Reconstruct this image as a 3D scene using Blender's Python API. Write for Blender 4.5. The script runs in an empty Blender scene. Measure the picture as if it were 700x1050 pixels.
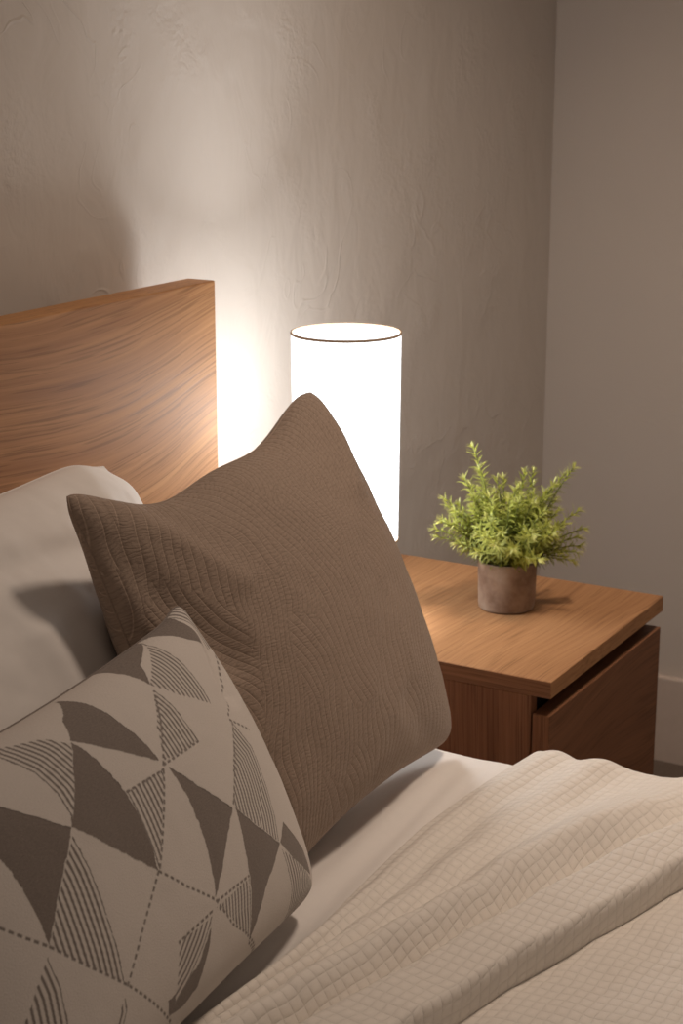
import bpy, bmesh, math, random
import numpy as np
from mathutils import Vector, Matrix

C = bpy.context.scene.collection
random.seed(4)

# ---------------------------------------------------------------- look
WALL_COL = (.60, .545, .492); WALL2_COL = (.62, .555, .495)
BROWN_D = (.20, .148, .112); BROWN_L = (.38, .288, .225)
SHADE_COL = (.95, .98, 1.0); SHADE_GLOW = 2.6; LINING_GLOW = 4.0; SHADE_THRU = .5
BULB_W = 12.0; BULB_COL = (.97, .97, .97)
AMB = .21; AMB_COL = (1.0, .78, .63); AMB_LOW = .35; AMB_DIR = (-.95, -.1, .3)
KEY_W = 7.4; KEY_COL = (1.0, .79, .63)
FSTOP = 12.0; EXPO = -0.05

# ---------------------------------------------------------------- numpy shape helpers
def fbm(p, freq, seed, octaves=3):
    """smooth value noise in [-1, 1] at points p (N,3)"""
    p = np.asarray(p, float) * freq + seed * 17.31
    out = np.zeros(len(p)); amp = 1.0; tot = 0.0
    for o in range(octaves):
        i = np.floor(p).astype(np.int64); f = p - i
        w = f * f * (3 - 2 * f)
        acc = np.zeros(len(p))
        for dx in (0, 1):
            for dy in (0, 1):
                for dz in (0, 1):
                    h = (i[:, 0] + dx) * 374761393 + (i[:, 1] + dy) * 668265263 + (i[:, 2] + dz) * 2147483647 + (seed + o) * 1274126177
                    h = (h ^ (h >> 13)) * 1274126177
                    h = ((h ^ (h >> 16)) & 0xffff) / 32767.5 - 1
                    ww = (w[:, 0] if dx else 1 - w[:, 0]) * (w[:, 1] if dy else 1 - w[:, 1]) * (w[:, 2] if dz else 1 - w[:, 2])
                    acc += ww * h
        out += amp * acc; tot += amp; amp *= .5; p = p * 2.03 + 5.7
    return out / tot

def sstep(a, b, x):
    t = np.clip((x - a) / (b - a), 0, 1)
    return t * t * (3 - 2 * t)

def seg_dist(U, V, pts):
    """distance from points to a polyline, and arc position along it"""
    best = np.full(U.shape, 1e9); pos = np.zeros(U.shape); run = 0.0
    for (ax, ay), (bx, by) in zip(pts[:-1], pts[1:]):
        L = math.hypot(bx - ax, by - ay) + 1e-12
        t = np.clip(((U - ax) * (bx - ax) + (V - ay) * (by - ay)) / L ** 2, 0, 1)
        d = np.hypot(U - ax - t * (bx - ax), V - ay - t * (by - ay))
        m = d < best
        best = np.where(m, d, best); pos = np.where(m, run + t * L, pos); run += L
    return best, pos

def cushion_surface(u, v, side, spec):
    """local point (x width, y depth, z height) of a stuffed cushion; side -1 front, +1 back"""
    W, H, T = spec['W'], spec['H'], spec['T']
    kT, kB, kL, kR = spec['pull']            # how far each edge sags inwards (top, bottom, left, right), metres
    cu, cv = spec.get('bias', (0, 0))
    eu = np.clip(1 - u * u, 0, 1); ev = np.clip(1 - v * v, 0, 1)
    rc = spec.get('round', .05)              # rounding of the corners
    u, v, u0_, v0_ = u * np.sqrt(1 - rc * v ** 14), v * np.sqrt(1 - rc * u ** 14), u, v
    su = eu * (1 + cu * u); sv = ev * (1 + cv * v)
    x = W / 2 * u - kR * sv * ((1 + u) / 2) ** 2.5 + kL * sv * ((1 - u) / 2) ** 2.5
    z = H / 2 * v - kT * (1 + spec.get('wave', 0) * np.sin(5.5 * (u - .25))) * su * ((1 + v) / 2) ** 2.5 + kB * su * ((1 - v) / 2) ** 2.5
    a = spec.get('a', .55)
    th = T * (eu ** a) * (ev ** a) * (1 + .12 * u * 0)
    th = th + spec.get('rim', .011) * np.minimum(eu, ev) ** .5 * (1 - .5 * (eu * ev))
    u, v = u0_, v0_
    q = np.stack([x, side * .3 + 0 * x, z], 1)
    th = th * (1 + spec.get('lump', .06) * fbm(q, 7, spec['seed'], 2))
    # folds: (u0, v0, u1, v1, width, depth)
    for (u0, v0, u1, v1, wd, dp, sd) in spec.get('folds', ()):
        if sd and sd != side: continue
        d, _ = seg_dist(u, v, [(u0, v0), (u1, v1)])
        th = th + dp * np.exp(-(d / wd) ** 2) * np.clip(eu * ev * 6, 0, 1) ** .5
    th = th + spec.get('crinkle', .0012) * fbm(q, 38, spec['seed'] + 5, 2) * np.clip(eu * ev * 8, 0, 1) ** .5
    y = side * th + spec.get('bend', 0) * (u * u)
    for (ua, va, dx, dy, dz, rad) in spec.get('tips', ()):   # ears of the corners
        w = np.exp(-(((u - ua) ** 2 + (v - va) ** 2) / rad ** 2))
        x = x + dx * w; y = y + dy * w; z = z + dz * w
    return np.stack([x, y, z], 1)

def pose(yaw, lean, roll):
    cy, sy = math.cos(yaw), math.sin(yaw); Rz = np.array([[cy, -sy, 0], [sy, cy, 0], [0, 0, 1]])
    c, s = math.cos(lean), math.sin(lean); Rx = np.array([[1, 0, 0], [0, c, s], [0, -s, c]])
    c, s = math.cos(roll), math.sin(roll); Ry = np.array([[c, 0, s], [0, 1, 0], [-s, 0, c]])
    return Rz @ Rx @ Ry

BROWN = dict(wave=.15, round=.075, W=.452, H=.452, T=.086, pull=(.050, .024, -.006, -.003), seed=3, a=.52, tips=[(1, 1, .006, 0, -.004, .12), (-1, 1, -.010, 0, .006, .14)],
             bias=(-.25, 0), crinkle=.0016,
             folds=[(-.98, .75, -.72, .1, .09, -.010, -1), (-.8, .95, -.55, .45, .08, .006, -1),
                    (.62, -.98, .30, -.62, .10, -.004, -1),
                    (.95, .95, .62, .55, .10, .008, -1)],
             loc=(-.283, -.352, .7078), rot=(-.015, .411, -.075))
LUMBAR = dict(round=.085, tips=[(1, 1, .0, .0, .010, .10)], gap=.009, W=.50, H=.30, T=.068, pull=(.010, .008, .008, .000), seed=8, a=.5, crinkle=.0008, lump=.05,
              folds=[(.98, .9, .80, .45, .07, -.010, -1)],
              loc=(-.7263, -.4586, .6548), rot=(.08, .461, -.02))
PILLOW = dict(gap=.004, W=.72, H=.46, T=.085, pull=(.02, .02, .02, .02), seed=21, a=.5, crinkle=.0020, lump=.10,
              folds=[(.9, .5, -.3, .75, .08, -.006, -1), (.2, -.9, .1, .3, .07, .008, -1), (.4, -.9, .38, .1, .06, -.006, -1),
                     (.75, .95, .6, .3, .07, .006, -1)],
              tips=[(1, 1, -.022, .004, -.016, .16)],
              loc=(-.60, -.215, .672), rot=(.0, .50, .0))
DARK = [
    [(-0.151, 0.79), (-0.128, 0.636), (-0.118, 0.447), (-0.122, 0.248), (-0.136, 0.079), (-0.16, -0.057), (-0.292, 0.197), (-0.4, 0.422)],
    [(-0.402, 0.417), (-0.49, 0.562), (-0.568, 0.698), (-0.637, 0.835), (-0.752, 0.635), (-0.684, 0.472), (-0.674, 0.385), (-0.671, 0.252), (-0.674, 0.119), (-0.68, -0.022), (-0.559, 0.189)],
    [(0.132, 0.38), (0.228, 0.161), (0.347, -0.059), (0.209, -0.23), (0.071, -0.416), (0.103, -0.236), (0.127, -0.03), (0.138, 0.177)],
    [(0.369, -0.074), (0.462, -0.256), (0.599, -0.465), (0.413, -0.621), (0.278, -0.832), (0.289, -0.645), (0.323, -0.435), (0.348, -0.243)],
    [(0.051, 0.997), (0.073, 0.918), (0.086, 0.775), (0.101, 0.581), (0.11, 0.433), (-0.034, 0.632), (-0.143, 0.798), (-0.085, 0.898)],
    [(0.075, 1.0), (0.258, 1.005), (0.418, 1.007), (0.592, 1.007), (0.659, 1.003), (0.445, 0.919), (0.366, 0.801), (0.358, 0.873), (0.337, 0.954), (0.337, 1.0), (0.238, 1.002)],
    [(0.651, 1.005), (0.82, 1.004), (0.889, 1.0), (0.878, 0.966), (0.882, 0.912), (0.892, 0.838), (0.893, 0.752), (0.792, 0.856), (0.749, 0.937), (0.706, 0.992)],
    [(0.01, -0.536), (-0.025, -0.647), (-0.098, -0.8), (-0.182, -0.831), (-0.267, -0.808), (-0.275, -0.723), (-0.191, -0.719), (-0.088, -0.676)],
    [(0.606, -0.47), (0.69, -0.383), (0.836, -0.658), (0.887, -0.849), (0.712, -0.661)],
]
STRIPES = [
    ([(0.651, 1.002), (0.366, 0.801), (0.448, 0.659), (0.579, 0.503), (0.597, 0.614), (0.613, 0.769), (0.616, 0.895), (0.621, 0.975)],
     [(0.651, 1.002), (0.621, 0.975), (0.616, 0.895), (0.613, 0.769), (0.597, 0.614), (0.579, 0.503)]),
    ([(0.356, 0.769), (0.213, 0.595), (0.127, 0.42), (0.356, 0.385), (0.361, 0.5), (0.368, 0.636)],
     [(0.356, 0.769), (0.368, 0.636), (0.361, 0.5), (0.356, 0.385)]),
    ([(-0.109, 0.402), (0.104, 0.385), (-0.017, 0.193), (-0.15, -0.057), (-0.136, 0.079), (-0.122, 0.248)],
     [(-0.109, 0.402), (-0.122, 0.248), (-0.136, 0.079), (-0.15, -0.057)]),
    ([(-0.362, 0.945), (-0.219, 0.881), (-0.159, 0.787), (-0.375, 0.446), (-0.362, 0.606), (-0.37, 0.762), (-0.407, 0.906), (-0.413, 0.996), (-0.37, 1.0)],
     [(-0.413, 0.996), (-0.407, 0.906), (-0.37, 0.762), (-0.362, 0.606), (-0.375, 0.446)]),
    ([(-0.418, 0.378), (-0.567, 0.169), (-0.68, -0.035), (-0.586, -0.233), (-0.47, -0.432), (-0.455, -0.237), (-0.44, -0.031), (-0.423, 0.179)],
     [(-0.418, 0.378), (-0.423, 0.179), (-0.44, -0.031), (-0.455, -0.237), (-0.47, -0.432)]),
    ([(0.645, 0.326), (0.482, 0.133), (0.359, -0.052), (0.466, -0.25), (0.595, -0.453), (0.631, -0.314), (0.66, -0.11), (0.694, 0.13)],
     [(0.645, 0.326), (0.694, 0.13), (0.66, -0.11), (0.631, -0.314), (0.595, -0.453)]),
    ([(0.065, -0.474), (0.307, -0.478), (0.281, -0.639), (0.28, -0.839)],
     [(0.307, -0.478), (0.281, -0.639), (0.28, -0.839)]),
    ([(-0.177, -0.474), (0.026, -0.493), (-0.049, -0.599), (-0.147, -0.705), (-0.238, -0.769)],
     [(0.026, -0.493), (-0.049, -0.599), (-0.147, -0.705), (-0.238, -0.769)]),
    ([(-0.702, -0.074), (-0.778, -0.184), (-0.873, -0.337), (-0.724, -0.495), (-0.718, -0.413), (-0.7, -0.239)],
     [(-0.702, -0.074), (-0.7, -0.239), (-0.718, -0.413), (-0.724, -0.495)]),
    ([(0.601, -0.513), (0.645, -0.809), (0.651, -1.012), (0.827, -1.018), (0.974, -1.001), (0.789, -0.739)],
     [(0.601, -0.513), (0.645, -0.809), (0.651, -1.012)]),
    ([(0.978, 1.005), (1.022, 1.022), (1.016, 0.96), (1.01, 0.857), (1.004, 0.737), (0.928, 0.722), (0.942, 0.848), (0.904, 0.93), (0.887, 0.999)],
     [(0.887, 0.999), (0.904, 0.93), (0.942, 0.848), (0.928, 0.722)]),
    ([(-0.483, -0.504), (-0.573, -0.623), (-0.532, -0.663), (-0.487, -0.577)],
     [(-0.483, -0.504), (-0.487, -0.577), (-0.532, -0.663)]),
]
SEAMS = [
    [(-0.158, -0.064), (-0.329, -0.27), (-0.459, -0.461)],
    [(0.031, -0.469), (-0.177, -0.474)],
    [(-0.158, -0.064), (-0.057, -0.243), (0.067, -0.427), (0.141, -0.63), (0.377, -0.946)],
    [(-0.68, -0.035), (-0.586, -0.233), (-0.459, -0.461), (-0.249, -0.862)],
    [(0.952, 0.668), (0.84, 0.492), (0.648, 0.374)],
    [(0.637, 0.347), (0.755, 0.211)],
    [(-0.791, 0.181), (-0.741, 0.078), (-0.68, -0.035)],
    [(0.115, 0.403), (0.356, 0.385)],
    [(-0.109, 0.402), (0.101, 0.381)],
    [(0.073, -0.441), (0.31, -0.47)],
    [(0.283, -0.849), (0.418, -1.004)],
    [(0.115, 0.403), (0.35, 0.763)],
    [(0.101, 0.381), (-0.15, -0.057)],
    [(0.645, 0.326), (0.359, -0.052)],
]

# ---------------------------------------------------------------- scene helpers
def link(name, me, mat=None, parent=None):
    o = bpy.data.objects.new(name, me); C.objects.link(o)
    if mat: me.materials.append(mat)
    if parent: o.parent = parent
    return o

def thing(name, label, cat, loc=(0, 0, 0)):
    o = bpy.data.objects.new(name, None); C.objects.link(o)
    o.empty_display_size = .05; o.location = loc; o['label'] = label; o['category'] = cat
    return o

def tag(o, label, cat):
    o['label'] = label; o['category'] = cat
    return o

def structure(o):
    o['kind'] = 'structure'; return o

def from_bm(name, bm, mat, parent=None, smooth=False):
    me = bpy.data.meshes.new(name); bm.normal_update(); bm.to_mesh(me); bm.free()
    if smooth:
        me.polygons.foreach_set('use_smooth', [True] * len(me.polygons))
    return link(name, me, mat, parent)

def box(name, lo, hi, mat, parent=None, bevel=.0015, seg=2, origin=None):
    """bevelled box between two corners; local origin at `origin`"""
    bm = bmesh.new(); lo = Vector(lo); hi = Vector(hi); og = Vector(origin or (0, 0, 0))
    r = bmesh.ops.create_cube(bm, size=1)
    for v in r['verts']:
        v.co = Vector(((lo.x + hi.x) / 2 + v.co.x * (hi.x - lo.x), (lo.y + hi.y) / 2 + v.co.y * (hi.y - lo.y), (lo.z + hi.z) / 2 + v.co.z * (hi.z - lo.z))) - og
    if bevel:
        bmesh.ops.bevel(bm, geom=bm.edges[:], offset=bevel, segments=seg, affect='EDGES', profile=.5)
    o = from_bm(name, bm, mat, parent)
    return o

def lathe(name, prof, mat, parent=None, n=72, smooth=True, close=True):
    """revolve (r, z) profile about the local z axis"""
    vs = []; fs = []
    for k in range(n):
        a = 2 * math.pi * k / n
        for r, z in prof: vs.append((r * math.cos(a), r * math.sin(a), z))
    m = len(prof)
    for k in range(n):
        for i in range(m - 1 + (1 if close == 'loop' else 0)):
            a, b = k * m + i, k * m + (i + 1) % m
            c, d = ((k + 1) % n) * m + (i + 1) % m, ((k + 1) % n) * m + i
            fs.append((a, d, c, b))
    me = bpy.data.meshes.new(name); me.from_pydata(vs, [], fs)
    bm = bmesh.new(); bm.from_mesh(me)
    bmesh.ops.remove_doubles(bm, verts=bm.verts[:], dist=1e-6)
    bmesh.ops.recalc_face_normals(bm, faces=bm.faces[:])
    bm.to_mesh(me); bm.free()
    if smooth:
        me.polygons.foreach_set('use_smooth', [True] * len(me.polygons))
        me.set_sharp_from_angle(angle=math.radians(38))
    return link(name, me, mat, parent)

def grid_mesh(name, P, nu, nv, uv=None, mat=None, parent=None, attr=None, flip=False):
    """quad grid from points P (nv rows of nu)"""
    idx = np.arange(nu * nv).reshape(nv, nu)
    q = np.stack([idx[:-1, :-1], idx[:-1, 1:], idx[1:, 1:], idx[1:, :-1]], -1).reshape(-1, 4)
    if flip: q = q[:, ::-1].copy()
    return raw_mesh(name, P, q, uv, mat, parent, attr)

def raw_mesh(name, P, quads, uv=None, mat=None, parent=None, attr=None):
    me = bpy.data.meshes.new(name)
    me.vertices.add(len(P)); me.vertices.foreach_set('co', np.asarray(P, np.float32).ravel())
    me.loops.add(quads.size); me.loops.foreach_set('vertex_index', quads.ravel().astype(np.int32))
    k = quads.shape[1]
    me.polygons.add(len(quads)); me.polygons.foreach_set('loop_start', np.arange(0, quads.size, k, dtype=np.int32))
    me.polygons.foreach_set('loop_total', np.full(len(quads), k, np.int32))
    me.polygons.foreach_set('use_smooth', np.ones(len(quads), bool))
    me.update(calc_edges=True); me.validate()
    if uv is not None:
        l = me.uv_layers.new(name='UVMap'); l.data.foreach_set('uv', np.asarray(uv, np.float32)[quads.ravel()].ravel())
    if attr is not None:
        a = me.color_attributes.new('weave', 'FLOAT_COLOR', 'POINT')
        a.data.foreach_set('color', np.asarray(attr, np.float32).ravel())
    return link(name, me, mat, parent)

# ---------------------------------------------------------------- materials
class Nodes:
    def __init__(s, name):
        s.m = bpy.data.materials.new(name); s.m.use_nodes = True
        s.t = s.m.node_tree; s.t.nodes.clear()
        s.out = s.t.nodes.new('ShaderNodeOutputMaterial')
    def n(s, kind, **kw):
        nd = s.t.nodes.new('ShaderNode' + kind)
        for k, v in kw.items():
            if k.startswith('i_'):
                key = k[2:].replace('_', ' ')
                nd.inputs[key].default_value = v
            else: setattr(nd, k, v)
        return nd
    def l(s, a, b): s.t.links.new(a, b)
    def math(s, op, a, b=None):
        nd = s.t.nodes.new('ShaderNodeMath'); nd.operation = op
        for i, x in enumerate((a, b)):
            if x is None: continue
            if isinstance(x, (int, float)): nd.inputs[i].default_value = x
            else: s.l(x, nd.inputs[i])
        return nd.outputs[0]
    def ramp(s, fac, stops, interp='LINEAR'):
        nd = s.t.nodes.new('ShaderNodeValToRGB'); cr = nd.color_ramp; cr.interpolation = interp
        while len(cr.elements) < len(stops): cr.elements.new(.5)
        for e, (p, c) in zip(cr.elements, stops):
            e.position = p; e.color = (*c, 1) if len(c) == 3 else c
        s.l(fac, nd.inputs[0]); return nd.outputs[0]
    def mix(s, fac, a, b, blend='MIX'):
        nd = s.t.nodes.new('ShaderNodeMix'); nd.data_type = 'RGBA'; nd.blend_type = blend
        for sock, x in ((nd.inputs[0], fac), (nd.inputs[6], a), (nd.inputs[7], b)):
            if isinstance(x, (int, float)): sock.default_value = x
            elif isinstance(x, tuple): sock.default_value = (*x, 1) if len(x) == 3 else x
            else: s.l(x, sock)
        return nd.outputs[2]
    def bsdf(s, color, rough=.7, bump=None, strength=.5, dist=.001, **kw):
        b = s.t.nodes.new('ShaderNodeBsdfPrincipled')
        if isinstance(color, tuple): b.inputs['Base Color'].default_value = (*color, 1)
        else: s.l(color, b.inputs['Base Color'])
        if isinstance(rough, (int, float)): b.inputs['Roughness'].default_value = rough
        else: s.l(rough, b.inputs['Roughness'])
        for k, v in kw.items(): b.inputs[k.replace('_', ' ')].default_value = v
        if bump is not None:
            bp = s.t.nodes.new('ShaderNodeBump'); bp.inputs['Strength'].default_value = strength; bp.inputs['Distance'].default_value = dist
            s.l(bump, bp.inputs['Height']); s.l(bp.outputs[0], b.inputs['Normal'])
        s.l(b.outputs[0], s.out.inputs[0]); return b

def coords(N, kind='Object', scale=(1, 1, 1), rot=(0, 0, 0), loc=(0, 0, 0)):
    tc = N.n('TexCoord'); mp = N.n('Mapping'); N.l(tc.outputs[kind], mp.inputs[0])
    mp.inputs['Scale'].default_value = scale; mp.inputs['Rotation'].default_value = rot; mp.inputs['Location'].default_value = loc
    return mp.outputs[0]

def noise(N, vec, scale, detail=4, rough=.55, dist=0):
    nd = N.n('TexNoise'); nd.inputs['Scale'].default_value = scale; nd.inputs['Detail'].default_value = detail
    nd.inputs['Roughness'].default_value = rough; nd.inputs['Distortion'].default_value = dist
    N.l(vec, nd.inputs['Vector']); return nd.outputs['Fac']

def oak(name, axis, across=1, rot=(0, 0, 0), dark=(.245, .113, .050), light=(.475, .262, .126), cathedral=1.0):
    """veneer with the grain running along `axis` (0 x, 1 y, 2 z)"""
    N = Nodes(name)
    def sc(along, across):
        v = [across] * 3; v[axis] = along; return tuple(v)
    base = coords(N, scale=(1, 1, 1), rot=rot)
    warp = N.n('TexNoise'); warp.inputs['Scale'].default_value = 2.0; warp.inputs['Detail'].default_value = 1
    N.l(base, warp.inputs['Vector'])
    wsub = N.n('VectorMath', operation='SUBTRACT'); N.l(warp.outputs['Color'], wsub.inputs[0]); wsub.inputs[1].default_value = (.5, .5, .5)
    wsc = N.n('VectorMath', operation='SCALE'); N.l(wsub.outputs[0], wsc.inputs[0]); wsc.inputs['Scale'].default_value = .20 * cathedral
    wm = N.n('VectorMath', operation='MULTIPLY'); N.l(wsc.outputs[0], wm.inputs[0]); wm.inputs[1].default_value = tuple(1.0 if i == across else 0.0 for i in range(3))
    wadd = N.n('VectorMath', operation='ADD'); N.l(base, wadd.inputs[0]); N.l(wm.outputs[0], wadd.inputs[1])
    def st(along, across):
        m = N.n('VectorMath', operation='MULTIPLY'); N.l(wadd.outputs[0], m.inputs[0]); m.inputs[1].default_value = sc(along, across)
        return m.outputs[0]
    broad = noise(N, st(1.1, 26), 1, 3, .5)
    fine = noise(N, st(3, 230), 1, 3, .6)
    pores = noise(N, st(9, 480), 1, 2, .5)
    tone = N.math('ADD', N.math('MULTIPLY', broad, .38), N.math('MULTIPLY', fine, .62))
    col = N.ramp(tone, [(.26, dark), (.50, tuple((a + b) / 2 for a, b in zip(dark, light))), (.71, light)])
    pm = N.ramp(pores, [(.36, (1, 1, 1)), (.45, (0, 0, 0))])
    col = N.mix(N.math('MULTIPLY', pm, .42), col, tuple(c * .45 for c in dark))
    rg = N.math('ADD', N.math('MULTIPLY', fine, .20), .44)
    N.bsdf(col, rg, pores, .25, .0006, Specular_IOR_Level=.16)
    return N.m

def plain(name, col, rough=.5, **kw):
    N = Nodes(name)
    v = coords(N); f = noise(N, v, 60, 3)
    c = N.mix(f, tuple(x * .93 for x in col), tuple(min(1, x * 1.05) for x in col))
    N.bsdf(c, rough, f, .1, .0004, **kw); return N.m

def plaster(name, col, amount=1.0):
    N = Nodes(name)
    v = coords(N)
    low = noise(N, v, 4, 3, .5, .4)
    mid = noise(N, coords(N, scale=(1, 1, .55)), 17, 3, .5, .8)
    ridge = N.math('ABSOLUTE', N.math('SUBTRACT', noise(N, v, 9, 2, .45, 1.2), .5))
    ridge = N.ramp(ridge, [(0, (1, 1, 1)), (.022, (0, 0, 0))])
    mask = N.ramp(noise(N, v, 5.5, 2, .5), [(.50, (0, 0, 0)), (.66, (1, 1, 1))])
    grit = noise(N, v, 120, 2, .5)
    gm = N.ramp(noise(N, coords(N, loc=(3, 1, 2)), 7, 2), [(.50, (0, 0, 0)), (.68, (1, 1, 1))])
    h = N.math('ADD', N.math('MULTIPLY', low, .9), N.math('MULTIPLY', mid, .30))
    h = N.math('ADD', h, N.math('MULTIPLY', N.math('MULTIPLY', ridge, mask), .10))
    h = N.math('ADD', h, N.math('MULTIPLY', N.math('MULTIPLY', grit, gm), .22))
    c = N.mix(low, tuple(x * .97 for x in col), tuple(x * 1.03 for x in col))
    N.bsdf(c, .85, h, .9 * amount, .008); return N.m

def linen(name, col, weave=7000, bump=.08):
    N = Nodes(name)
    v = coords(N, 'UV')
    a = N.n('TexWave', bands_direction='X'); a.inputs['Scale'].default_value = weave / 20; N.l(v, a.inputs[0])
    b = N.n('TexWave', bands_direction='Y'); b.inputs['Scale'].default_value = weave / 20; N.l(v, b.inputs[0])
    f = noise(N, v, 90, 3)
    h = N.math('ADD', N.math('ADD', a.outputs['Fac'], b.outputs['Fac']), f)
    c = N.mix(f, tuple(x * .97 for x in col), tuple(min(1, x * 1.02) for x in col))
    N.bsdf(c, .85, h, bump, .0004, Sheen_Weight=.15); return N.m

def waffle(name, col):
    """quilted cotton: small puffed squares divided by stitched grooves"""
    N = Nodes(name)
    v = coords(N, 'UV')
    wob = N.n('TexNoise'); wob.inputs['Scale'].default_value = 14; wob.inputs['Detail'].default_value = 2; N.l(v, wob.inputs['Vector'])
    ws = N.n('VectorMath', operation='SCALE'); N.l(wob.outputs['Color'], ws.inputs[0]); ws.inputs['Scale'].default_value = .006
    wa = N.n('VectorMath', operation='ADD'); N.l(v, wa.inputs[0]); N.l(ws.outputs[0], wa.inputs[1])
    sp = N.n('SeparateXYZ'); N.l(wa.outputs[0], sp.inputs[0])
    def groove(x, cell):
        s = N.math('ABSOLUTE', N.math('SINE', N.math('MULTIPLY', x, math.pi / cell)))
        return N.math('POWER', s, .40)
    g = N.math('MULTIPLY', groove(sp.outputs[0], .0125), groove(sp.outputs[1], .0105))
    cr = noise(N, v, 240, 3, .6)
    h = N.math('ADD', g, N.math('MULTIPLY', cr, .28))
    c = N.mix(g, tuple(x * .94 for x in col), col)  # shade between the puffed squares tinted into the colour, besides the bump
    N.bsdf(c, .82, h, .52, .0022, Sheen_Weight=.2); return N.m

def rippled(name, dark, light):
    """puckered brown cloth: wandering ribs that run into one another, crossed by short fine ribs"""
    N = Nodes(name)
    v = coords(N, 'UV')
    def saw(x, cell, p):
        f = N.math('ABSOLUTE', N.math('SINE', N.math('MULTIPLY', x, math.pi / cell)))
        return N.math('POWER', f, p)
    def warped(scale, amp, shift):
        w = N.n('TexNoise'); w.inputs['Scale'].default_value = scale; w.inputs['Detail'].default_value = 1.2; w.inputs['Roughness'].default_value = .4
        N.l(coords(N, 'UV', loc=shift), w.inputs['Vector'])
        sb = N.n('VectorMath', operation='SUBTRACT'); N.l(w.outputs['Color'], sb.inputs[0]); sb.inputs[1].default_value = (.5, .5, .5)
        ws = N.n('VectorMath', operation='SCALE'); N.l(sb.outputs[0], ws.inputs[0]); ws.inputs['Scale'].default_value = amp
        wa = N.n('VectorMath', operation='ADD'); N.l(v, wa.inputs[0]); N.l(ws.outputs[0], wa.inputs[1])
        sp = N.n('SeparateXYZ'); N.l(wa.outputs[0], sp.inputs[0]); return sp
    a = warped(5.2, .105, (0, 0, 0)); c_ = warped(6.5, .10, (3.1, 1.7, .4))
    ra = saw(N.math('ADD', a.outputs[0], N.math('MULTIPLY', a.outputs[1], .24)), .0094, .45)
    rb = saw(N.math('SUBTRACT', c_.outputs[0], N.math('MULTIPLY', c_.outputs[1], .22)), .0084, .45)
    mk = N.ramp(noise(N, coords(N, 'UV', scale=(1.6, .8, 1), loc=(.7, .2, 0)), 7, 1, .4, .3), [(.485, (0, 0, 0)), (.515, (1, 1, 1))])
    ribs = N.mix(mk, ra, rb)
    cross = saw(N.math('ADD', N.math('SUBTRACT', a.outputs[1], N.math('MULTIPLY', a.outputs[0], .15)), N.math('MULTIPLY', noise(N, v, 60, 2), .016)), .0042, .7)
    br = noise(N, coords(N, 'UV', scale=(110, 300, 1)), 1, 2, .5)
    cross = N.math('MULTIPLY', cross, N.math('ADD', br, .2))
    fl = noise(N, v, 520, 2, .65)
    st = N.ramp(noise(N, coords(N, 'UV', scale=(170, 420, 1), rot=(0, 0, .12)), 1, 2, .6), [(.36, (1, 1, 1)), (.50, (0, 0, 0))])
    h = N.math('ADD', ribs, N.math('MULTIPLY', cross, .6))
    h = N.math('ADD', h, N.math('MULTIPLY', fl, .45))
    c = N.mix(N.math('MULTIPLY', h, .5), dark, light)
    c = N.mix(N.math('MULTIPLY', st, .30), c, tuple(x * .72 for x in dark))
    ln = N.ramp(ribs, [(.30, (1, 1, 1)), (.52, (0, 0, 0))])
    c = N.mix(N.math('MULTIPLY', ln, N.math('ADD', N.math('MULTIPLY', br, .8), .15)), c, tuple(x * 1.45 for x in light))
    N.bsdf(c, .92, h, .50, .0018, Sheen_Weight=.1); return N.m

def jacquard(name, cream, grey):
    """woven cushion cover: attribute 'weave' r = cream pile, g = groove"""
    N = Nodes(name)
    at = N.n('Attribute'); at.attribute_name = 'weave'
    sp = N.n('SeparateColor'); N.l(at.outputs['Color'], sp.inputs[0])
    v = coords(N, 'UV')
    tuft = noise(N, v, 620, 2, .6)
    slub = noise(N, coords(N, 'UV', scale=(260, 1100, 1), rot=(0, 0, .6)), 1, 3, .6)
    g2 = N.mix(slub, tuple(x * .58 for x in grey), tuple(x * 1.42 for x in grey))
    c2 = N.mix(tuft, tuple(x * .86 for x in cream), cream)
    c = N.mix(sp.outputs[0], g2, c2)
    c = N.mix(N.math('MULTIPLY', sp.outputs[1], .85), c, tuple(x * .75 for x in grey))
    h = N.math('SUBTRACT', N.math('ADD', sp.outputs[0], N.math('MULTIPLY', tuft, .35)), N.math('MULTIPLY', sp.outputs[1], .9))
    N.bsdf(c, .92, h, .7, .0016, Sheen_Weight=.15); return N.m

M = {}
M['wall'] = plaster('wall_plaster', WALL_COL, 1.35)
M['wall_side'] = plaster('side_wall_plaster', WALL2_COL, .35)
M['skirting'] = plain('skirting_paint', (.62, .52, .45), .55)
M['floor'] = None
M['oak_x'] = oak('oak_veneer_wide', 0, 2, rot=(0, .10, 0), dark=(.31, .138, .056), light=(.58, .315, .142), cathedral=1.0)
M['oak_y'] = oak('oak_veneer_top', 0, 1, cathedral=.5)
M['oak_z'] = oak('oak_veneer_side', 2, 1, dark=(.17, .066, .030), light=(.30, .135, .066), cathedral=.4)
M['oak_front_shaded'] = oak('oak_veneer_front_shaded', 0, 2, dark=(.14, .060, .030), light=(.25, .12, .064), cathedral=.9)  # same oak darkened: shade on the drawer fronts put into the colour
M['oak_band'] = oak('oak_edge_band', 1, 2, dark=(.16, .066, .030), light=(.33, .155, .075), cathedral=.1)
M['recess'] = plain('recess_near_black', (.035, .026, .022), .7)  # near-black for drawer gap, carcass inside and lamp socket
M['sheet'] = linen('white_cotton', (.80, .77, .74))
M['coverlet'] = waffle('cream_quilting', (.80, .755, .695))
M['brown'] = rippled('brown_ripple_cloth', BROWN_D, BROWN_L)
M['jacq'] = jacquard('triangle_jacquard', (.69, .64, .595), (.205, .172, .152))
M['mattress'] = plain('mattress_ticking', (.75, .72, .68), .9)
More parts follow.
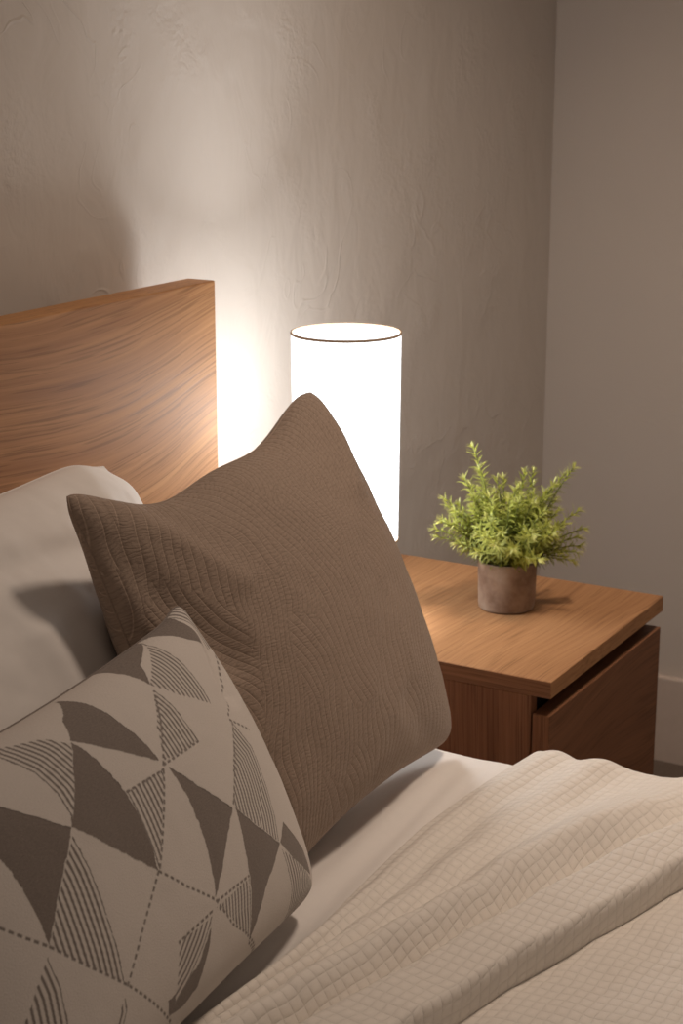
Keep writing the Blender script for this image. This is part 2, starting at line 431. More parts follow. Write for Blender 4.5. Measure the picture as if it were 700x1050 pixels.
M['steel'] = plain('brushed_steel', (.55, .52, .48), .35, Metallic=1.0)
M['lamp_base'] = oak('lamp_base_wood', 2, 0, cathedral=.3)
N = Nodes('carpet_pile'); _v = coords(N); _f = noise(N, _v, 260, 3, .7)
N.bsdf(N.mix(_f, (.10, .075, .058), (.22, .17, .135)), .95, _f, .8, .004); M['floor'] = N.m
N = Nodes('pot_clay'); _v = coords(N)
_f = noise(N, _v, 22, 4, .6); _g = noise(N, _v, 180, 3, .6)
_c = N.ramp(_f, [(.33, (.21, .135, .095)), (.5, (.33, .24, .18)), (.68, (.42, .33, .26))])
N.bsdf(_c, .8, N.math('ADD', _f, N.math('MULTIPLY', _g, .3)), .25, .0015); M['pot'] = N.m
M["soil"] = plain('dark_soil', (.03, .022, .016), .95)
M['stem'] = plain('green_stem', (.20, .23, .06), .6)
N = Nodes('leaf_green')
at = N.n('Attribute'); at.attribute_name = 'weave'
N.bsdf(at.outputs['Color'], .5, None, Subsurface_Weight=0.0)
_b = [n for n in N.t.nodes if n.type == 'BSDF_PRINCIPLED'][0]
_tr = N.n('BsdfTranslucent'); N.l(at.outputs['Color'], _tr.inputs[0])
_mx = N.n('MixShader'); _mx.inputs[0].default_value = .35
N.l(_b.outputs[0], _mx.inputs[1]); N.l(_tr.outputs[0], _mx.inputs[2]); N.l(_mx.outputs[0], N.out.inputs[0]); M['leaf'] = N.m

# lit lampshade: thin slubbed linen and a paler lining; both glow and let part of the light through
def shade_cloth(name, glow):
    N = Nodes(name)
    s1 = noise(N, coords(N, scale=(150, 150, 8)), 1, 3, .6)
    s2 = noise(N, coords(N, scale=(26, 26, 420)), 1, 2, .6)
    k = N.math('ADD', N.math('MULTIPLY', N.math('ADD', s1, N.math('MULTIPLY', s2, .7)), .16), .86)
    e = N.n('Emission'); e.inputs[0].default_value = (*SHADE_COL, 1); N.l(N.math('MULTIPLY', k, glow), e.inputs[1])
    t = N.n('BsdfTransparent'); t.inputs[0].default_value = (1, 1, 1, 1)
    m = N.n('MixShader'); m.inputs[0].default_value = SHADE_THRU
    N.l(e.outputs[0], m.inputs[1]); N.l(t.outputs[0], m.inputs[2]); N.l(m.outputs[0], N.out.inputs[0]); return N.m
M['shade'] = shade_cloth('lit_shade_linen', SHADE_GLOW)
M['lining'] = shade_cloth('lit_shade_lining', LINING_GLOW)
M['shade_trim'] = plain('shade_trim_tape', (.42, .30, .20), .8)
N = Nodes('lit_bulb_glass'); _e = N.n('Emission'); _e.inputs[0].default_value = (1, .96, .9, 1); _e.inputs[1].default_value = 4.0
_t = N.n('BsdfTransparent'); _m = N.n('MixShader'); _m.inputs[0].default_value = .9
N.l(_e.outputs[0], _m.inputs[1]); N.l(_t.outputs[0], _m.inputs[2]); N.l(_m.outputs[0], N.out.inputs[0]); M['bulb'] = N.m

# ---------------------------------------------------------------- room shell
CORNER, WY, FZ, BT = 1.2879, .028, -.044, 0.1299      # side wall, back wall, floor level, skirting top
structure(box('floor', (-3.2, -4.0, FZ - .1), (CORNER + .15, WY + .15, FZ), M['floor'], bevel=0))
structure(box('wall_back', (-3.2, WY, FZ), (CORNER + .15, WY + .15, 2.6), M['wall'], bevel=0))
structure(box('wall_right', (CORNER, -4.0, FZ), (CORNER + .15, WY, 2.6), M['wall_side'], bevel=0))
def skirting(name, lo, hi):
    bm = bmesh.new(); lo = Vector(lo); hi = Vector(hi)
    r = bmesh.ops.create_cube(bm, size=1)
    for v in r['verts']: v.co = Vector(((lo.x + hi.x) / 2 + v.co.x * (hi.x - lo.x), (lo.y + hi.y) / 2 + v.co.y * (hi.y - lo.y), (lo.z + hi.z) / 2 + v.co.z * (hi.z - lo.z)))
    bmesh.ops.bevel(bm, geom=[e for e in bm.edges if min(v.co.z for v in e.verts) > hi.z - 1e-4], offset=.006, segments=3, affect='EDGES', profile=.5)
    return structure(from_bm(name, bm, M['skirting']))
skirting('baseboard_back', (-3.2, WY - .014, FZ), (CORNER - .0145, WY, BT))
skirting('baseboard_right', (CORNER - .014, -4.0, FZ), (CORNER, WY, BT))

# ---------------------------------------------------------------- bed frame
bed = thing('bed', 'oak veneer bed frame with a tall flat headboard against the plaster wall', 'bed', (-.72, -1.0, 0))
bed.location = (0, 0, 0)
HX, HZ = .0308, 1.0228
box('headboard', (-1.47, -.0618, .12), (HX, -.0205, HZ), M['oak_x'], bed, .0016)
box('side_rail', (-.004, -2.12, .16), (.0285, -.063, .30), M['oak_x'], bed, .0015)
box('side_rail', (-1.47, -2.12, .16), (-1.438, -.063, .30), M['oak_x'], bed, .0015)
box('foot_rail', (-1.437, -2.12, .16), (-.005, -2.088, .30), M['oak_x'], bed, .0015)
box('slat_base', (-1.437, -2.087, .205), (-.005, -.063, .245), M['oak_z'], bed, .0015)
for x in (-1.47, -.03):
    for y in (-2.12, -.0618):
        box('leg', (x, y, FZ), (x + .06 if x < -1 else .0285, y + .05 if y < -1 else -.022, .16 if y < -1 else .12), M['oak_z'], bed, .0015)

# ---------------------------------------------------------------- mattress with its fitted sheet
MZ = .50
mat_root = thing('mattress', 'mattress in a smooth white fitted sheet, showing beside the brown cushion', 'mattress', (0, 0, 0))
box('mattress_core', (-1.425, -2.06, .2465), (-.030, -.075, MZ - .012), M['mattress'], mat_root, .03, 4)
def rounded_top(xs, ys, x0, x1, y0, y1, zt, zb, rad, hfun):
    """sheet pulled over a mattress: flat top, rounded borders, straight sides"""
    X, Y = np.meshgrid(xs, ys)
    P = np.zeros(X.shape + (3,))
    def wrap(s, lo, hi):
        q = math.pi * rad / 2
        pos = np.clip(s, lo + rad, hi - rad); drop = np.zeros_like(s)
        for sgn, lim in ((-1, lo + rad), (1, hi - rad)):
            e = np.clip(sgn * (s - lim), 0, None)
            a = np.clip(e / rad, 0, math.pi / 2)
            pos = pos + sgn * rad * np.sin(a) * (e > 0)
            drop = drop + rad * (1 - np.cos(a)) * (e > 0) + np.clip(e - q, 0, None)
        return pos, drop
    px, dx = wrap(X, x0, x1); py, dy = wrap(Y, y0, y1)
    P[..., 0] = px; P[..., 1] = py
    P[..., 2] = np.maximum(zt - np.maximum(dx, dy), zb) + hfun(X, Y) * (1 - sstep(0, .03, np.maximum(dx, dy)))
    return P
def sheet_h(X, Y):
    p = np.stack([X.ravel() * .55, Y.ravel() * 2.4 - X.ravel() * .5, X.ravel() * 0], 1)
    h = .0035 * fbm(p, 6, 5, 2) + .0008 * fbm(p, 15, 6, 2)
    h = h.reshape(X.shape)
    for y0, sl, w, a in ((-.462, .06, .016, .0055), (-.495, .10, .012, .005), (-.515, .06, .009, .003)):
        d = (Y - (y0 + sl * (X + .2))) / w
        h = h + a * np.exp(-d * d) * sstep(-.75, -.5, X) * (1 - sstep(-.12, -.04, X))
    return h * sstep(-.575, -.535, Y)
xs = np.concatenate([np.linspace(-1.60, -.80, 60)[:-1], np.linspace(-.80, .16, 240)])
ys = np.concatenate([np.linspace(-2.25, -.75, 70)[:-1], np.linspace(-.75, -.25, 150)[:-1], np.linspace(-.25, .08, 40)])
P = rounded_top(xs, ys, -1.43, -.024, -2.065, -.068, MZ, .27, .032, sheet_h)
X, Y = np.meshgrid(xs, ys)
grid_mesh('fitted_sheet', P.reshape(-1, 3), len(xs), len(ys), np.stack([X.ravel(), Y.ravel()], 1), M['sheet'], mat_root)

# ---------------------------------------------------------------- coverlet, folded back in loose rolls
def smooth_curve(xy):
    xy = np.array(sorted(xy)); return lambda x: np.interp(x, xy[:, 0], xy[:, 1])
HEM = smooth_curve([(-1.4, -.50), (-1.0, -.515), (-.726, -.528), (-.598, -.535), (-.506, -.531), (-.396, -.522), (-.28, -.516), (-.197, -.520), (-.117, -.527), (-.031, -.538), (.2, -.56)])
CR1 = smooth_curve([(-1.4, -.52), (-.9, -.535), (-.697, -.549), (-.557, -.556), (-.407, -.566), (-.23, -.563), (-.107, -.578), (.2, -.61)])
CR2 = smooth_curve([(-1.4, -.53), (-.9, -.545), (-.74, -.558), (-.629, -.572), (-.453, -.606), (-.30, -.618), (-.1, -.645), (.2, -.69)])
RDG = smooth_curve([(-1.4, -.545), (-.9, -.565), (-.74, -.582), (-.60, -.600), (-.461, -.630), (-.319, -.655), (-.171, -.700), (-.057, -.724), (.2, -.80)])
VAL = smooth_curve([(-1.4, -.56), (-.9, -.58), (-.74, -.605), (-.678, -.618), (-.53, -.660), (-.409, -.690), (-.277, -.722), (-.185, -.762), (0, -.83), (.2, -.90)])
CRS = smooth_curve([(-1.4, -.60), (-.9, -.635), (-.75, -.668), (-.62, -.708), (-.541, -.731), (-.452, -.760), (-.282, -.803), (-.1, -.865), (.2, -.96)])
def blur(f, xs):
    g = f(xs); k = np.hanning(31); k /= k.sum()
    return np.convolve(np.pad(g, 15, mode='edge'), k, 'valid')
xs = np.concatenate([np.linspace(-1.36, -.85, 60)[:-1], np.linspace(-.85, .0, 420)[:-1], np.linspace(0, .155, 70)])
tt = np.concatenate([np.linspace(0, .02, 24)[:-1], np.linspace(.02, .46, 260)[:-1], np.linspace(.46, 1.45, 120)])
hem, cr1, cr2, rdg, val, crs = [blur(f, xs) for f in (HEM, CR1, CR2, RDG, VAL, CRS)]
rdg = rdg - .008 * sstep(-.7, -.3, xs); val = val + .006 * sstep(-.7, -.3, xs); crs = crs + .026 * sstep(-.85, -.45, xs)
X = np.repeat(xs[None], len(tt), 0); Y = hem[None] - tt[:, None]
rights = sstep(-.75, -.15, xs)             # how open the folds are towards the nightstand side
zz = np.zeros_like(X)
for i, x in enumerate(xs):
    k = rights[i]; roll = .55 * val[i] + .45 * crs[i]
    ky = [hem[i] + .001, hem[i] - .006, (hem[i] + cr1[i]) / 2, cr1[i], (cr1[i] + cr2[i]) / 2, cr2[i], rdg[i], val[i], roll, crs[i] + .010, crs[i], crs[i] - .05, crs[i] - .2, -3]
    kz = [.002, .010, .020 - .005 * k, .010, .026 - .008 * k, .016 - .002 * k, .042, .006, .044, .040, .002, .011, .014, .014]
    y = Y[:, i]; o = np.argsort(-np.array(ky)); a = -np.array(ky)[o]; b = np.array(kz)[o]
    j = np.clip(np.searchsorted(a, -y) - 1, 0, len(a) - 2)
    t = np.clip((-y - a[j]) / (a[j + 1] - a[j] + 1e-9), 0, 1); t = t * t * (3 - 2 * t)
    kz = np.array(kz); kz[5:8] *= 1 - .55 * float(sstep(-.24, -.04, x)); b = kz[o]
    b = b * (.3 + .7 * float(sstep(-.98, -.74, x)))
    zz[:, i] = b[j] + (b[j + 1] - b[j]) * t
q = np.stack([X.ravel(), Y.ravel(), X.ravel() * 0], 1)
wr = .0035 * fbm(q * [1, 1.6, 1], 11, 31, 2) + .0016 * fbm(q, 34, 32, 2)
zz = zz + wr.reshape(X.shape) * sstep(0, .03, tt)[:, None]
# bumps in the border that hangs over the bed edge
# the roll overhangs the flat part of the coverlet
cy = Y - (crs[None] + .010); Y = Y - .025 * np.exp(-(cy / .013) ** 2)
edge = .005 * np.sin(Y * 46 + 1.1) + .003 * np.sin(Y * 83)
RAD = .038; LIM = -.046; ZC = MZ + .006
e = np.clip(X - LIM - edge, 0, None); an = np.clip(e / RAD, 0, math.pi / 2)
out = zz                                  # height above the bed follows the surface normal round the edge
P = np.zeros(X.shape + (3,))
P[..., 0] = np.where(e > 0, LIM + edge + (RAD + out) * np.sin(an), X)
P[..., 2] = np.where(e > 0, ZC - RAD + (RAD + out) * np.cos(an) - np.clip(e - RAD * math.pi / 2, 0, None), ZC + out)
P[..., 1] = Y
P[..., 0] += np.where(e > RAD, .003 + .003 * np.sin(Y * 40 + .6), 0) * sstep(RAD, .12, e)
d = np.sqrt((np.diff(P, axis=0) ** 2).sum(-1)); V = np.vstack([np.zeros((1, len(xs))), np.cumsum(d, 0)])
grid = grid_mesh('quilted_coverlet', P.reshape(-1, 3), len(xs), len(tt), np.stack([X.ravel(), V.ravel()], 1), M['coverlet'], flip=True)
sol = grid.modifiers.new('thick', 'SOLIDIFY'); sol.thickness = .0025; sol.offset = 1
tag(grid, 'cream quilted coverlet with tiny squares, rumpled in loose folds across the bed', 'coverlet')

def bed_height(x, y):
    """top of the coverlet, or of the sheet where the coverlet is turned back"""
    i = np.clip(np.searchsorted(xs, x), 0, len(xs) - 1); t = hem[i] - y
    j = np.clip(np.searchsorted(tt, t), 0, len(tt) - 1)
    s = np.maximum(MZ + sheet_h(x.reshape(1, -1), y.reshape(1, -1)).ravel(), MZ)
    return np.where(t > -.010, np.maximum(np.maximum(BEDP[j, i, 2], BEDP[np.clip(j + 8, 0, len(tt) - 1), i, 2]) + .004, s), s) - np.where(x > -.06, (x + .06) * .5, 0).clip(0)

# ---------------------------------------------------------------- cushions
BEDP = P
def settle(Q, spec, press=None, side=1):
    """flatten a cushion where it rests on the bed, and where another cushion leans on it"""
    R = pose(*spec['rot']); Wd = Q @ R.T + np.array(spec['loc'])
    if press:
        Rp = pose(*press['rot']); L = (Wd - np.array(press['loc'])) @ Rp
        uu = L[:, 0] / (press['W'] / 2) * .97; vv = L[:, 2] / (press['H'] / 2) * .97
        ins = (abs(uu) < 1) & (abs(vv) < 1)
        yb = cushion_surface(np.clip(uu, -1, 1), np.clip(vv, -1, 1), side, press)[:, 1] + .004 * side
        L[:, 1] = np.where(ins, np.maximum(L[:, 1] * side, yb * side) * side, L[:, 1])
        Wd = L @ Rp.T + np.array(press['loc'])
    g = bed_height(Wd[:, 0], Wd[:, 1]) + spec.get('gap', .0015)
    low = np.maximum(g - Wd[:, 2], 0)
    Wd[:, 2] += low
    return (Wd - np.array(spec['loc'])) @ R

def cushion(name, spec, nu, nv, mat, parent=None, uniform=.0, pattern=None, press=None, side=1):
    def line(n):
        s = np.linspace(-1, 1, n); return uniform * s + (1 - uniform) * np.sin(s * math.pi / 2)
    us, vs = line(nu), line(nv)
    U, V = [a.ravel() for a in np.meshgrid(us, vs)]
    F = cushion_surface(U, V, -1, spec); B = cushion_surface(U, V, 1, spec)
    idx = np.arange(nu * nv).reshape(nv, nu); back = idx.copy() + nu * nv
    rim = np.zeros((nv, nu), bool); rim[0] = rim[-1] = True; rim[:, 0] = rim[:, -1] = True
    back[rim] = idx[rim]
    keep = np.concatenate([np.ones(nu * nv, bool), ~rim.ravel()])
    remap = np.cumsum(keep) - 1
    qf = np.stack([idx[:-1, :-1], idx[:-1, 1:], idx[1:, 1:], idx[1:, :-1]], -1).reshape(-1, 4)
    qb = np.stack([back[:-1, :-1], back[1:, :-1], back[1:, 1:], back[:-1, 1:]], -1).reshape(-1, 4)
    P = settle(np.concatenate([F, B])[keep], spec, press, side)
    uv = np.concatenate([np.stack([U * spec['W'] / 2, V * spec['H'] / 2], 1), np.stack([U * spec['W'] / 2 + 1.3, V * spec['H'] / 2], 1)])[keep]
    col = None
    if pattern:
        c = pattern(U, V); col = np.concatenate([c, c])[keep]
    return raw_mesh(name, P, remap[np.concatenate([qf, qb])], uv, mat, parent, col)

def seam_cord(name, spec, rad, mat, parent, press=None, side=1):
    """thin cord sewn round the edge"""
    s = np.linspace(-1, 1, 120)[:-1]; o = np.ones_like(s)
    U = np.concatenate([s, o, -s, -o]); V = np.concatenate([o, -s, -o, s])
    P = settle(cushion_surface(U, V, -1, spec), dict(spec, gap=spec.get('gap', .0015) + .003), press, side); n = len(P)
    T = np.roll(P, -1, 0) - np.roll(P, 1, 0); T /= np.linalg.norm(T, axis=1)[:, None] + 1e-9
    A = np.tile([0., 1, 0], (n, 1)); Bn = np.cross(T, A); Bn /= np.linalg.norm(Bn, axis=1)[:, None] + 1e-9
    m = 6; ring = [P + rad * (math.cos(a) * A + math.sin(a) * Bn) for a in np.linspace(0, 2 * math.pi, m, endpoint=False)]
    Q = np.stack(ring, 1).reshape(-1, 3); i = np.arange(n)
    quads = np.concatenate([np.stack([i * m + k, i * m + (k + 1) % m, ((i + 1) % n) * m + (k + 1) % m, ((i + 1) % n) * m + k], -1) for k in range(m)])
    return raw_mesh(name, Q, quads, np.zeros((len(Q), 2)), mat, parent)

def place(o, spec):
    R = Matrix(pose(*spec['rot']).tolist()).to_4x4(); R.translation = Vector(spec['loc']); o.matrix_world = R

def inside(U, V, poly):
    r = np.zeros(U.shape, bool); x, y = np.array(poly).T
    j = len(x) - 1
    for i in range(len(x)):
        if y[i] != y[j]:
            c = ((y[i] > V) != (y[j] > V)) & (U < (x[j] - x[i]) * (V - y[i]) / (y[j] - y[i]) + x[i]); r ^= c
        j = i
    return r

def triangles(U, V):
    """cream pile and grey ground of the triangle pattern, with tufted rows and stitched joins"""
    U = np.where(U < -.80 + .2 * np.minimum(V, 0), U + .52, U)                        # one repeat of the weave further left
    hw, hh = LUMBAR['W'] / 2, LUMBAR['H'] / 2
    q = np.stack([U * hw, V * hh, U * 0], 1)
    ju = U + .0009 * fbm(q, 190, 41, 1) / hw * np.sqrt(np.clip(1 - U * U, 0, 1)); jv = V + .0009 * fbm(q, 190, 42, 1) / hh * np.sqrt(np.clip(1 - V * V, 0, 1))
    cream = np.ones(U.shape); groove = np.zeros(U.shape)
    for p in DARK: cream[inside(ju, jv, p)] = 0
    x, y = U * hw, V * hh
    for p, arc in STRIPES:
        m = inside(ju, jv, p)
        if not m.any(): continue
        d, pos = seg_dist(x[m], y[m], [(a * hw, b * hh) for a, b in arc])
        w = .5 + .5 * np.cos(2 * math.pi * d / .0054)
        groove[m] = sstep(.50, .80, w); cream[m] = 1
    for ln in SEAMS:
        d, pos = seg_dist(x, y, [(a * hw, b * hh) for a, b in ln])
        dash = sstep(-.55, .1, np.sin(2 * math.pi * pos / .0072))
        groove = np.maximum(groove, (1 - sstep(.0006, .0015, d)) * dash)
    return np.stack([cream, groove, cream * 0, cream * 0 + 1], 1)

pil = tag(cushion('bed_pillow', PILLOW, 190, 150, M['sheet'], press=BROWN), 'white cotton bed pillow propped against the oak headboard', 'pillow')
place(pil, PILLOW)
seam_cord('pillowcase_seam', PILLOW, .0016, M['sheet'], pil, BROWN)
bc = tag(cushion('throw_cushion', BROWN, 170, 170, M['brown']), 'large square brown cushion with wavy puckered cloth standing before the lamp', 'cushion')
place(bc, BROWN)
seam_cord('edge_seam', BROWN, .0013, M['brown'], bc)
lc = tag(cushion('lumbar_cushion', LUMBAR, 640, 420, M['jacq'], uniform=.7, pattern=triangles, press=BROWN, side=-1), 'oblong cream and grey cushion woven with curved triangles, leaning in front', 'cushion')
place(lc, LUMBAR)
seam_cord('edge_seam', LUMBAR, .0012, M['jacq'], lc, BROWN, -1)

# ---------------------------------------------------------------- nightstand
NX0, NX1, NY0, NY1, NZ, TT = .101, .501, -.50, -.018, .55, .0226
ns = thing('nightstand', 'oak nightstand with a thick overhanging top and plain drawer fronts beside the bed', 'nightstand', (.301, -.26, 0))
ORI = (.301, -.26, 0)
def nbox(name, lo, hi, m, par=ns, bev=.0011): return box(name, lo, hi, m, par, bev, 2, ORI)
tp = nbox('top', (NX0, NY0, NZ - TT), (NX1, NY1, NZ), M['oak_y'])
for xb in (NX0, NX1):
    nbox('edge_band', (xb - .0005, NY0 + .0008, NZ - TT + .0008), (xb + .0005, NY1, NZ - .0009), M['oak_band'], tp, .0002)

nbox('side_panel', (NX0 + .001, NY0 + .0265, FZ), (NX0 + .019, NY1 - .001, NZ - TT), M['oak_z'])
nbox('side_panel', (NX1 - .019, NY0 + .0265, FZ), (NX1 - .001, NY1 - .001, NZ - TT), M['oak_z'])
nbox('back_panel', (NX0 + .019, NY1 - .012, FZ + .02), (NX1 - .019, NY1 - .002, NZ - TT), M['recess'])
nbox('bottom_shelf', (NX0 + .019, NY0 + .06, FZ + .03), (NX1 - .019, NY1 - .012, FZ + .048), M['recess'])
nbox('recess_strip', (NX0 + .019, NY0 + .040, NZ - TT - .075), (NX1 - .019, NY0 + .055, NZ - TT), M['recess'])
for z0, z1 in ((.245, .5045), (FZ + .022, .215)):
    fr = nbox('drawer', (NX0 + .001, NY0 + .001, z0), (NX1 - .003, NY0 + .0245, z1), M['oak_front_shaded'])
    nbox('edge_band', (NX0 + .0005, NY0 + .0018, z0 + .001), (NX0 + .0015, NY0 + .0237, z1 - .001), M['oak_z'], fr, .0002)
    # hidden tray behind the front
    nbox('drawer_tray', (NX0 + .03, NY0 + .0245, z0 + .02), (NX1 - .03, NY1 - .05, z0 + .12), M['recess'], fr)

# ---------------------------------------------------------------- table lamp
LX, LY = .170, -.170
lamp = thing('table_lamp', 'lit table lamp with a tall white cylinder shade on the nightstand behind the brown cushion', 'lamp', (LX, LY, NZ))
Z = lambda z: z - NZ
SB, ST, SR = .671, .947, .0715
lathe('base', [(0, 0), (.052, 0), (.054, .002), (.054, .012), (.052, .0145), (.012, .018), (0, .018)], M['lamp_base'], lamp)
lathe('stem', [(0, .0175), (.0065, .0175), (.0065, Z(.738)), (0, Z(.738))], M['steel'], lamp, 24)
lathe('socket', [(0, Z(.738)), (.0110, Z(.738)), (.0118, Z(.741)), (.0118, Z(.768)), (.0108, Z(.772)), (0, Z(.772))], M['recess'], lamp, 32)
bulb_prof = [(0, Z(.772))] + [(.0100, Z(.772)), (.0112, Z(.786)), (.013, Z(.794))] + [(.013 + .013 * math.sin(math.pi / 2 * t), Z(.794 + .025 * t)) for t in np.linspace(.1, 1, 6)] + [(.026 * math.cos(t), Z(.819 + .026 * math.sin(t))) for t in np.linspace(.15, math.pi / 2, 9)]
lathe('bulb', bulb_prof, M['bulb'], lamp, 32)
sh = lathe('shade', [(SR - .0022, Z(SB)), (SR, Z(ST))], M['shade'], lamp, 128)
lathe('shade_lining', [(SR - .0032, Z(SB)), (SR - .0010, Z(ST))], M['lining'], sh, 128)
for zt, RR in ((SB, SR - .0022), (ST, SR)):
    lathe('shade_trim', [(RR + .0004, Z(zt) - .0022), (RR + .0010, Z(zt) - .0005), (RR + .0004, Z(zt) + .0012), (RR - .0014, Z(zt) + .0012), (RR - .0018, Z(zt)), (RR - .0014, Z(zt) - .0022), (RR + .0004, Z(zt) - .0022)], M['shade_trim'], sh, 128)
def rod(bm, a, b, r, n=8):
    a = Vector(a); b = Vector(b); d = (b - a)
    mtx = Matrix.Translation((a + b) / 2) @ d.to_track_quat('Z', 'Y').to_matrix().to_4x4()
    bmesh.ops.create_cone(bm, cap_ends=True, segments=n, radius1=r, radius2=r, depth=d.length, matrix=mtx)
for k in range(3):
    bm = bmesh.new(); a = 2 * math.pi * k / 3 + .4
    rod(bm, (.0112 * math.cos(a), .0112 * math.sin(a), Z(.757)), ((SR - .0026) * math.cos(a), (SR - .0026) * math.sin(a), Z(.757)), .0012)
    from_bm('shade_arm', bm, M['steel'], sh, True)
ld = bpy.data.lights.new('bulb_light', 'POINT'); ld.energy = BULB_W; ld.color = BULB_COL; ld.shadow_soft_size = .045
lo = bpy.data.objects.new('bulb_light', ld); C.objects.link(lo); lo.parent = lamp; lo.location = (0, 0, Z(.822))

# ---------------------------------------------------------------- potted plant
PX, PY = .345, -.327
plant = thing('potted_plant', 'small bushy green plant with needle leaves in a beige clay pot on the nightstand', 'plant', (PX, PY, NZ))
lathe('pot', [(0, 0), (.0355, 0), (.0385, .002), (.0392, .006), (.0408, .064), (.0409, .068), (.0400, .0695), (.0375, .0695), (.0368, .067), (.0362, .056), (0, .056)], M['pot'], plant, 72)
lathe('soil', [(0, .0605), (.02, .0598), (.0366, .058), (.0366, .0565), (0, .0565)], M['soil'], plant, 40)
RV = np.array([math.sin(.5221), -math.cos(.5221), 0]); FV = np.array([math.cos(.5221), math.sin(.5221), 0])   # sideways and inward axes of the clump
rng = random.Random(11)
sprigs = [  # (sideways, inward, height) of the tips above the table, and lean curl
    (-.050, .00, .226), (-.062, -.01, .185), (-.040, .02, .190), (-.099, .00, .112), (-.092, -.02, .128), (-.086, .02, .150), (-.096, .01, .098),
    (.086, .00, .198), (.074, .01, .185), (.060, -.01, .178), (.094, -.01, .140), (.102, .00, .112), (.100, .02, .095), (.090, -.03, .088),
    (.020, .00, .190), (.034, .02, .186), (.006, -.02, .172), (-.016, .01, .178), (-.030, -.03, .165), (.046, -.03, .165)]
while len(sprigs) < 140:
    a = rng.uniform(0, 2 * math.pi); el = rng.uniform(-.32, 1.2); r = rng.uniform(.055, .104)
    if math.sin(a) < -.2: el = max(el, rng.uniform(.0, .5))
    sprigs.append((r * math.cos(el) * math.cos(a), r * math.cos(el) * math.sin(a), .088 + (r * .98) * math.sin(el)))
lv = []; lf = []; lcol = []; sbm = bmesh.new()
def leaf(base, d, up, L, w, col):
    s = np.cross(d, up); s /= np.linalg.norm(s) + 1e-9; nrm = np.cross(s, d); i0 = len(lv)
    prof = [(0, .25), (.2, .85), (.45, 1.0), (.75, .62), (1.0, 0.04)]
    for t, k in prof:
        c = base + d * L * t + nrm * (-.22 * L * t * t)
        for q_, lift in ((-1, .18), (0, 0), (1, .18)):
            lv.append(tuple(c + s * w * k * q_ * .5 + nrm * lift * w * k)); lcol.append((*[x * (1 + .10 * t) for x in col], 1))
    for r_ in range(len(prof) - 1):
        for q_ in range(2):
            a_ = i0 + r_ * 3 + q_; lf.append((a_, a_ + 1, a_ + 4, a_ + 3))
for sx, sy, sz in sprigs:
    tip = RV * sx + FV * sy + np.array([0, 0, sz])
    h_ = np.array([tip[0], tip[1], 0]); ro = h_ / (np.linalg.norm(h_) + 1e-6) * min(.026, .28 * np.linalg.norm(h_)) + np.array([rng.uniform(-.006, .006), rng.uniform(-.006, .006), .058])
    mid = ro * .55 + tip * .45 + np.array([0, 0, .016]) - .10 * h_
    pts = [(1 - t) ** 2 * ro + 2 * t * (1 - t) * mid + t * t * tip for t in np.linspace(0, 1, 9)]
    for a, b in zip(pts[:-1], pts[1:]): rod(sbm, a, b, .0008, 5)
    Ls = sum(np.linalg.norm(b - a) for a, b in zip(pts[:-1], pts[1:]))
    n = int(Ls / .0040 * 1.9); ang = rng.uniform(0, 6)
    tone = rng.random()
    for k in range(n):
        t = .14 + .86 * (k + .5) / n
        p = (1 - t) ** 2 * ro + 2 * t * (1 - t) * mid + t * t * tip
        tg = 2 * (1 - t) * (mid - ro) + 2 * t * (tip - mid); tg /= np.linalg.norm(tg)
        ang += 2.4 + rng.uniform(-.3, .3)
        ax = np.cross(tg, [.3, .2, .9]); ax /= np.linalg.norm(ax); ay = np.cross(tg, ax)
        sd = math.cos(ang) * ax + math.sin(ang) * ay
        op = 1.15 - .55 * t ** 6 + rng.uniform(-.2, .2)
        d_ = tg * math.cos(op) + sd * math.sin(op); d_ /= np.linalg.norm(d_)
        L = (.0165 - .0035 * t ** 3) * rng.uniform(.8, 1.2)
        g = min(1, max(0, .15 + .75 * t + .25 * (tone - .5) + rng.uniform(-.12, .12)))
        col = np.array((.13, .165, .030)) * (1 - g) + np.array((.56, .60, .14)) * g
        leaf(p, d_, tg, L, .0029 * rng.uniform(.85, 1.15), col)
    for k in range(6):
        sd = np.array([rng.uniform(-1, 1), rng.uniform(-1, 1), rng.uniform(-1, 1)]); d_ = tg + .6 * sd; d_ /= np.linalg.norm(d_)
        leaf(tip, d_, np.array([.1, .2, 1.]), .0125, .0028, np.array((.68, .70, .28)))
from_bm('stems', sbm, M['stem'], plant, True)
raw_mesh('foliage', np.array(lv), np.array(lf), np.zeros((len(lv), 2)), M['leaf'], plant, np.array(lcol))

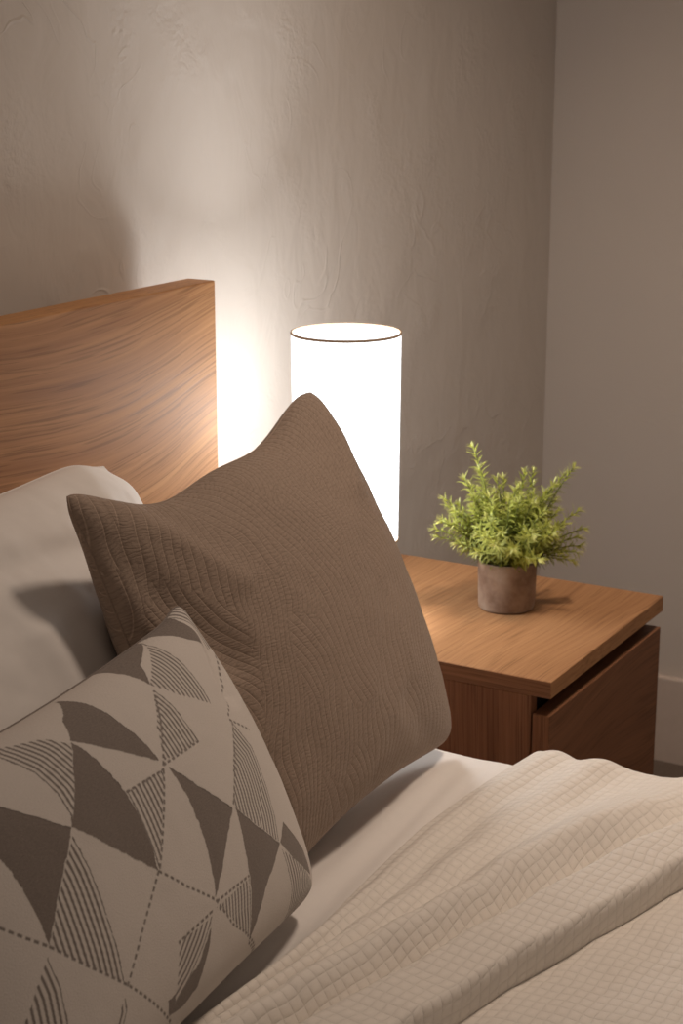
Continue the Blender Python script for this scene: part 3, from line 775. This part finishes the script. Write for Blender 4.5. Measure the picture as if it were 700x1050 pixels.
# ---------------------------------------------------------------- light of the room
w = bpy.data.worlds.new('room_light'); bpy.context.scene.world = w; w.use_nodes = True
nt = w.node_tree; nt.nodes.clear()
wo = nt.nodes.new('ShaderNodeOutputWorld'); bg = nt.nodes.new('ShaderNodeBackground'); bg.inputs[1].default_value = AMB
tc = nt.nodes.new('ShaderNodeTexCoord'); sp = nt.nodes.new('ShaderNodeVectorMath'); sp.operation = 'DOT_PRODUCT'
nt.links.new(tc.outputs['Generated'], sp.inputs[0]); sp.inputs[1].default_value = Vector(AMB_DIR).normalized()
rp = nt.nodes.new('ShaderNodeValToRGB'); mr = nt.nodes.new('ShaderNodeMapRange')
mr.inputs['From Min'].default_value = -1; nt.links.new(sp.outputs['Value'], mr.inputs['Value'])
rp.color_ramp.elements[0].position = .25; rp.color_ramp.elements[0].color = (*[c * AMB_LOW for c in AMB_COL], 1)
rp.color_ramp.elements[1].position = 1.0; rp.color_ramp.elements[1].color = (*AMB_COL, 1)
nt.links.new(mr.outputs[0], rp.inputs[0]); nt.links.new(rp.outputs[0], bg.inputs[0]); nt.links.new(bg.outputs[0], wo.inputs[0])

# ceiling lamp of the bedroom, above and in front of the bed
cl = bpy.data.lights.new('ceiling_light', 'AREA'); cl.shape = 'DISK'; cl.size = .28; cl.spread = 1.9; cl.energy = KEY_W; cl.color = KEY_COL
co = bpy.data.objects.new('ceiling_light', cl); C.objects.link(co); co.location = (.22, -.86, 2.30)

# ---------------------------------------------------------------- camera and output
cd = bpy.data.cameras.new('camera'); cam = bpy.data.objects.new('camera', cd); C.objects.link(cam)
F_PX, TH, PS = 1791.4, .2636, .5221
cam.location = (-1.7756, -1.2825, 1.3111)
fw = Vector((math.cos(TH) * math.cos(PS), math.cos(TH) * math.sin(PS), -math.sin(TH)))
cam.rotation_euler = fw.to_track_quat('-Z', 'Y').to_euler()
cd.sensor_fit = 'VERTICAL'; cd.sensor_height = 36; cd.sensor_width = 24; cd.lens = F_PX * 36 / 1050; cd.clip_start = .05
cd.dof.use_dof = True; cd.dof.focus_distance = 1.72; cd.dof.aperture_fstop = FSTOP
sc = bpy.context.scene; sc.camera = cam
vs = sc.view_settings; vs.view_transform = 'Standard'; vs.look = 'None'; vs.gamma = 1; vs.use_curve_mapping = False; vs.exposure = EXPO
sc.cycles.max_bounces = 8; sc.cycles.transparent_max_bounces = 8; sc.cycles.sample_clamp_indirect = 6
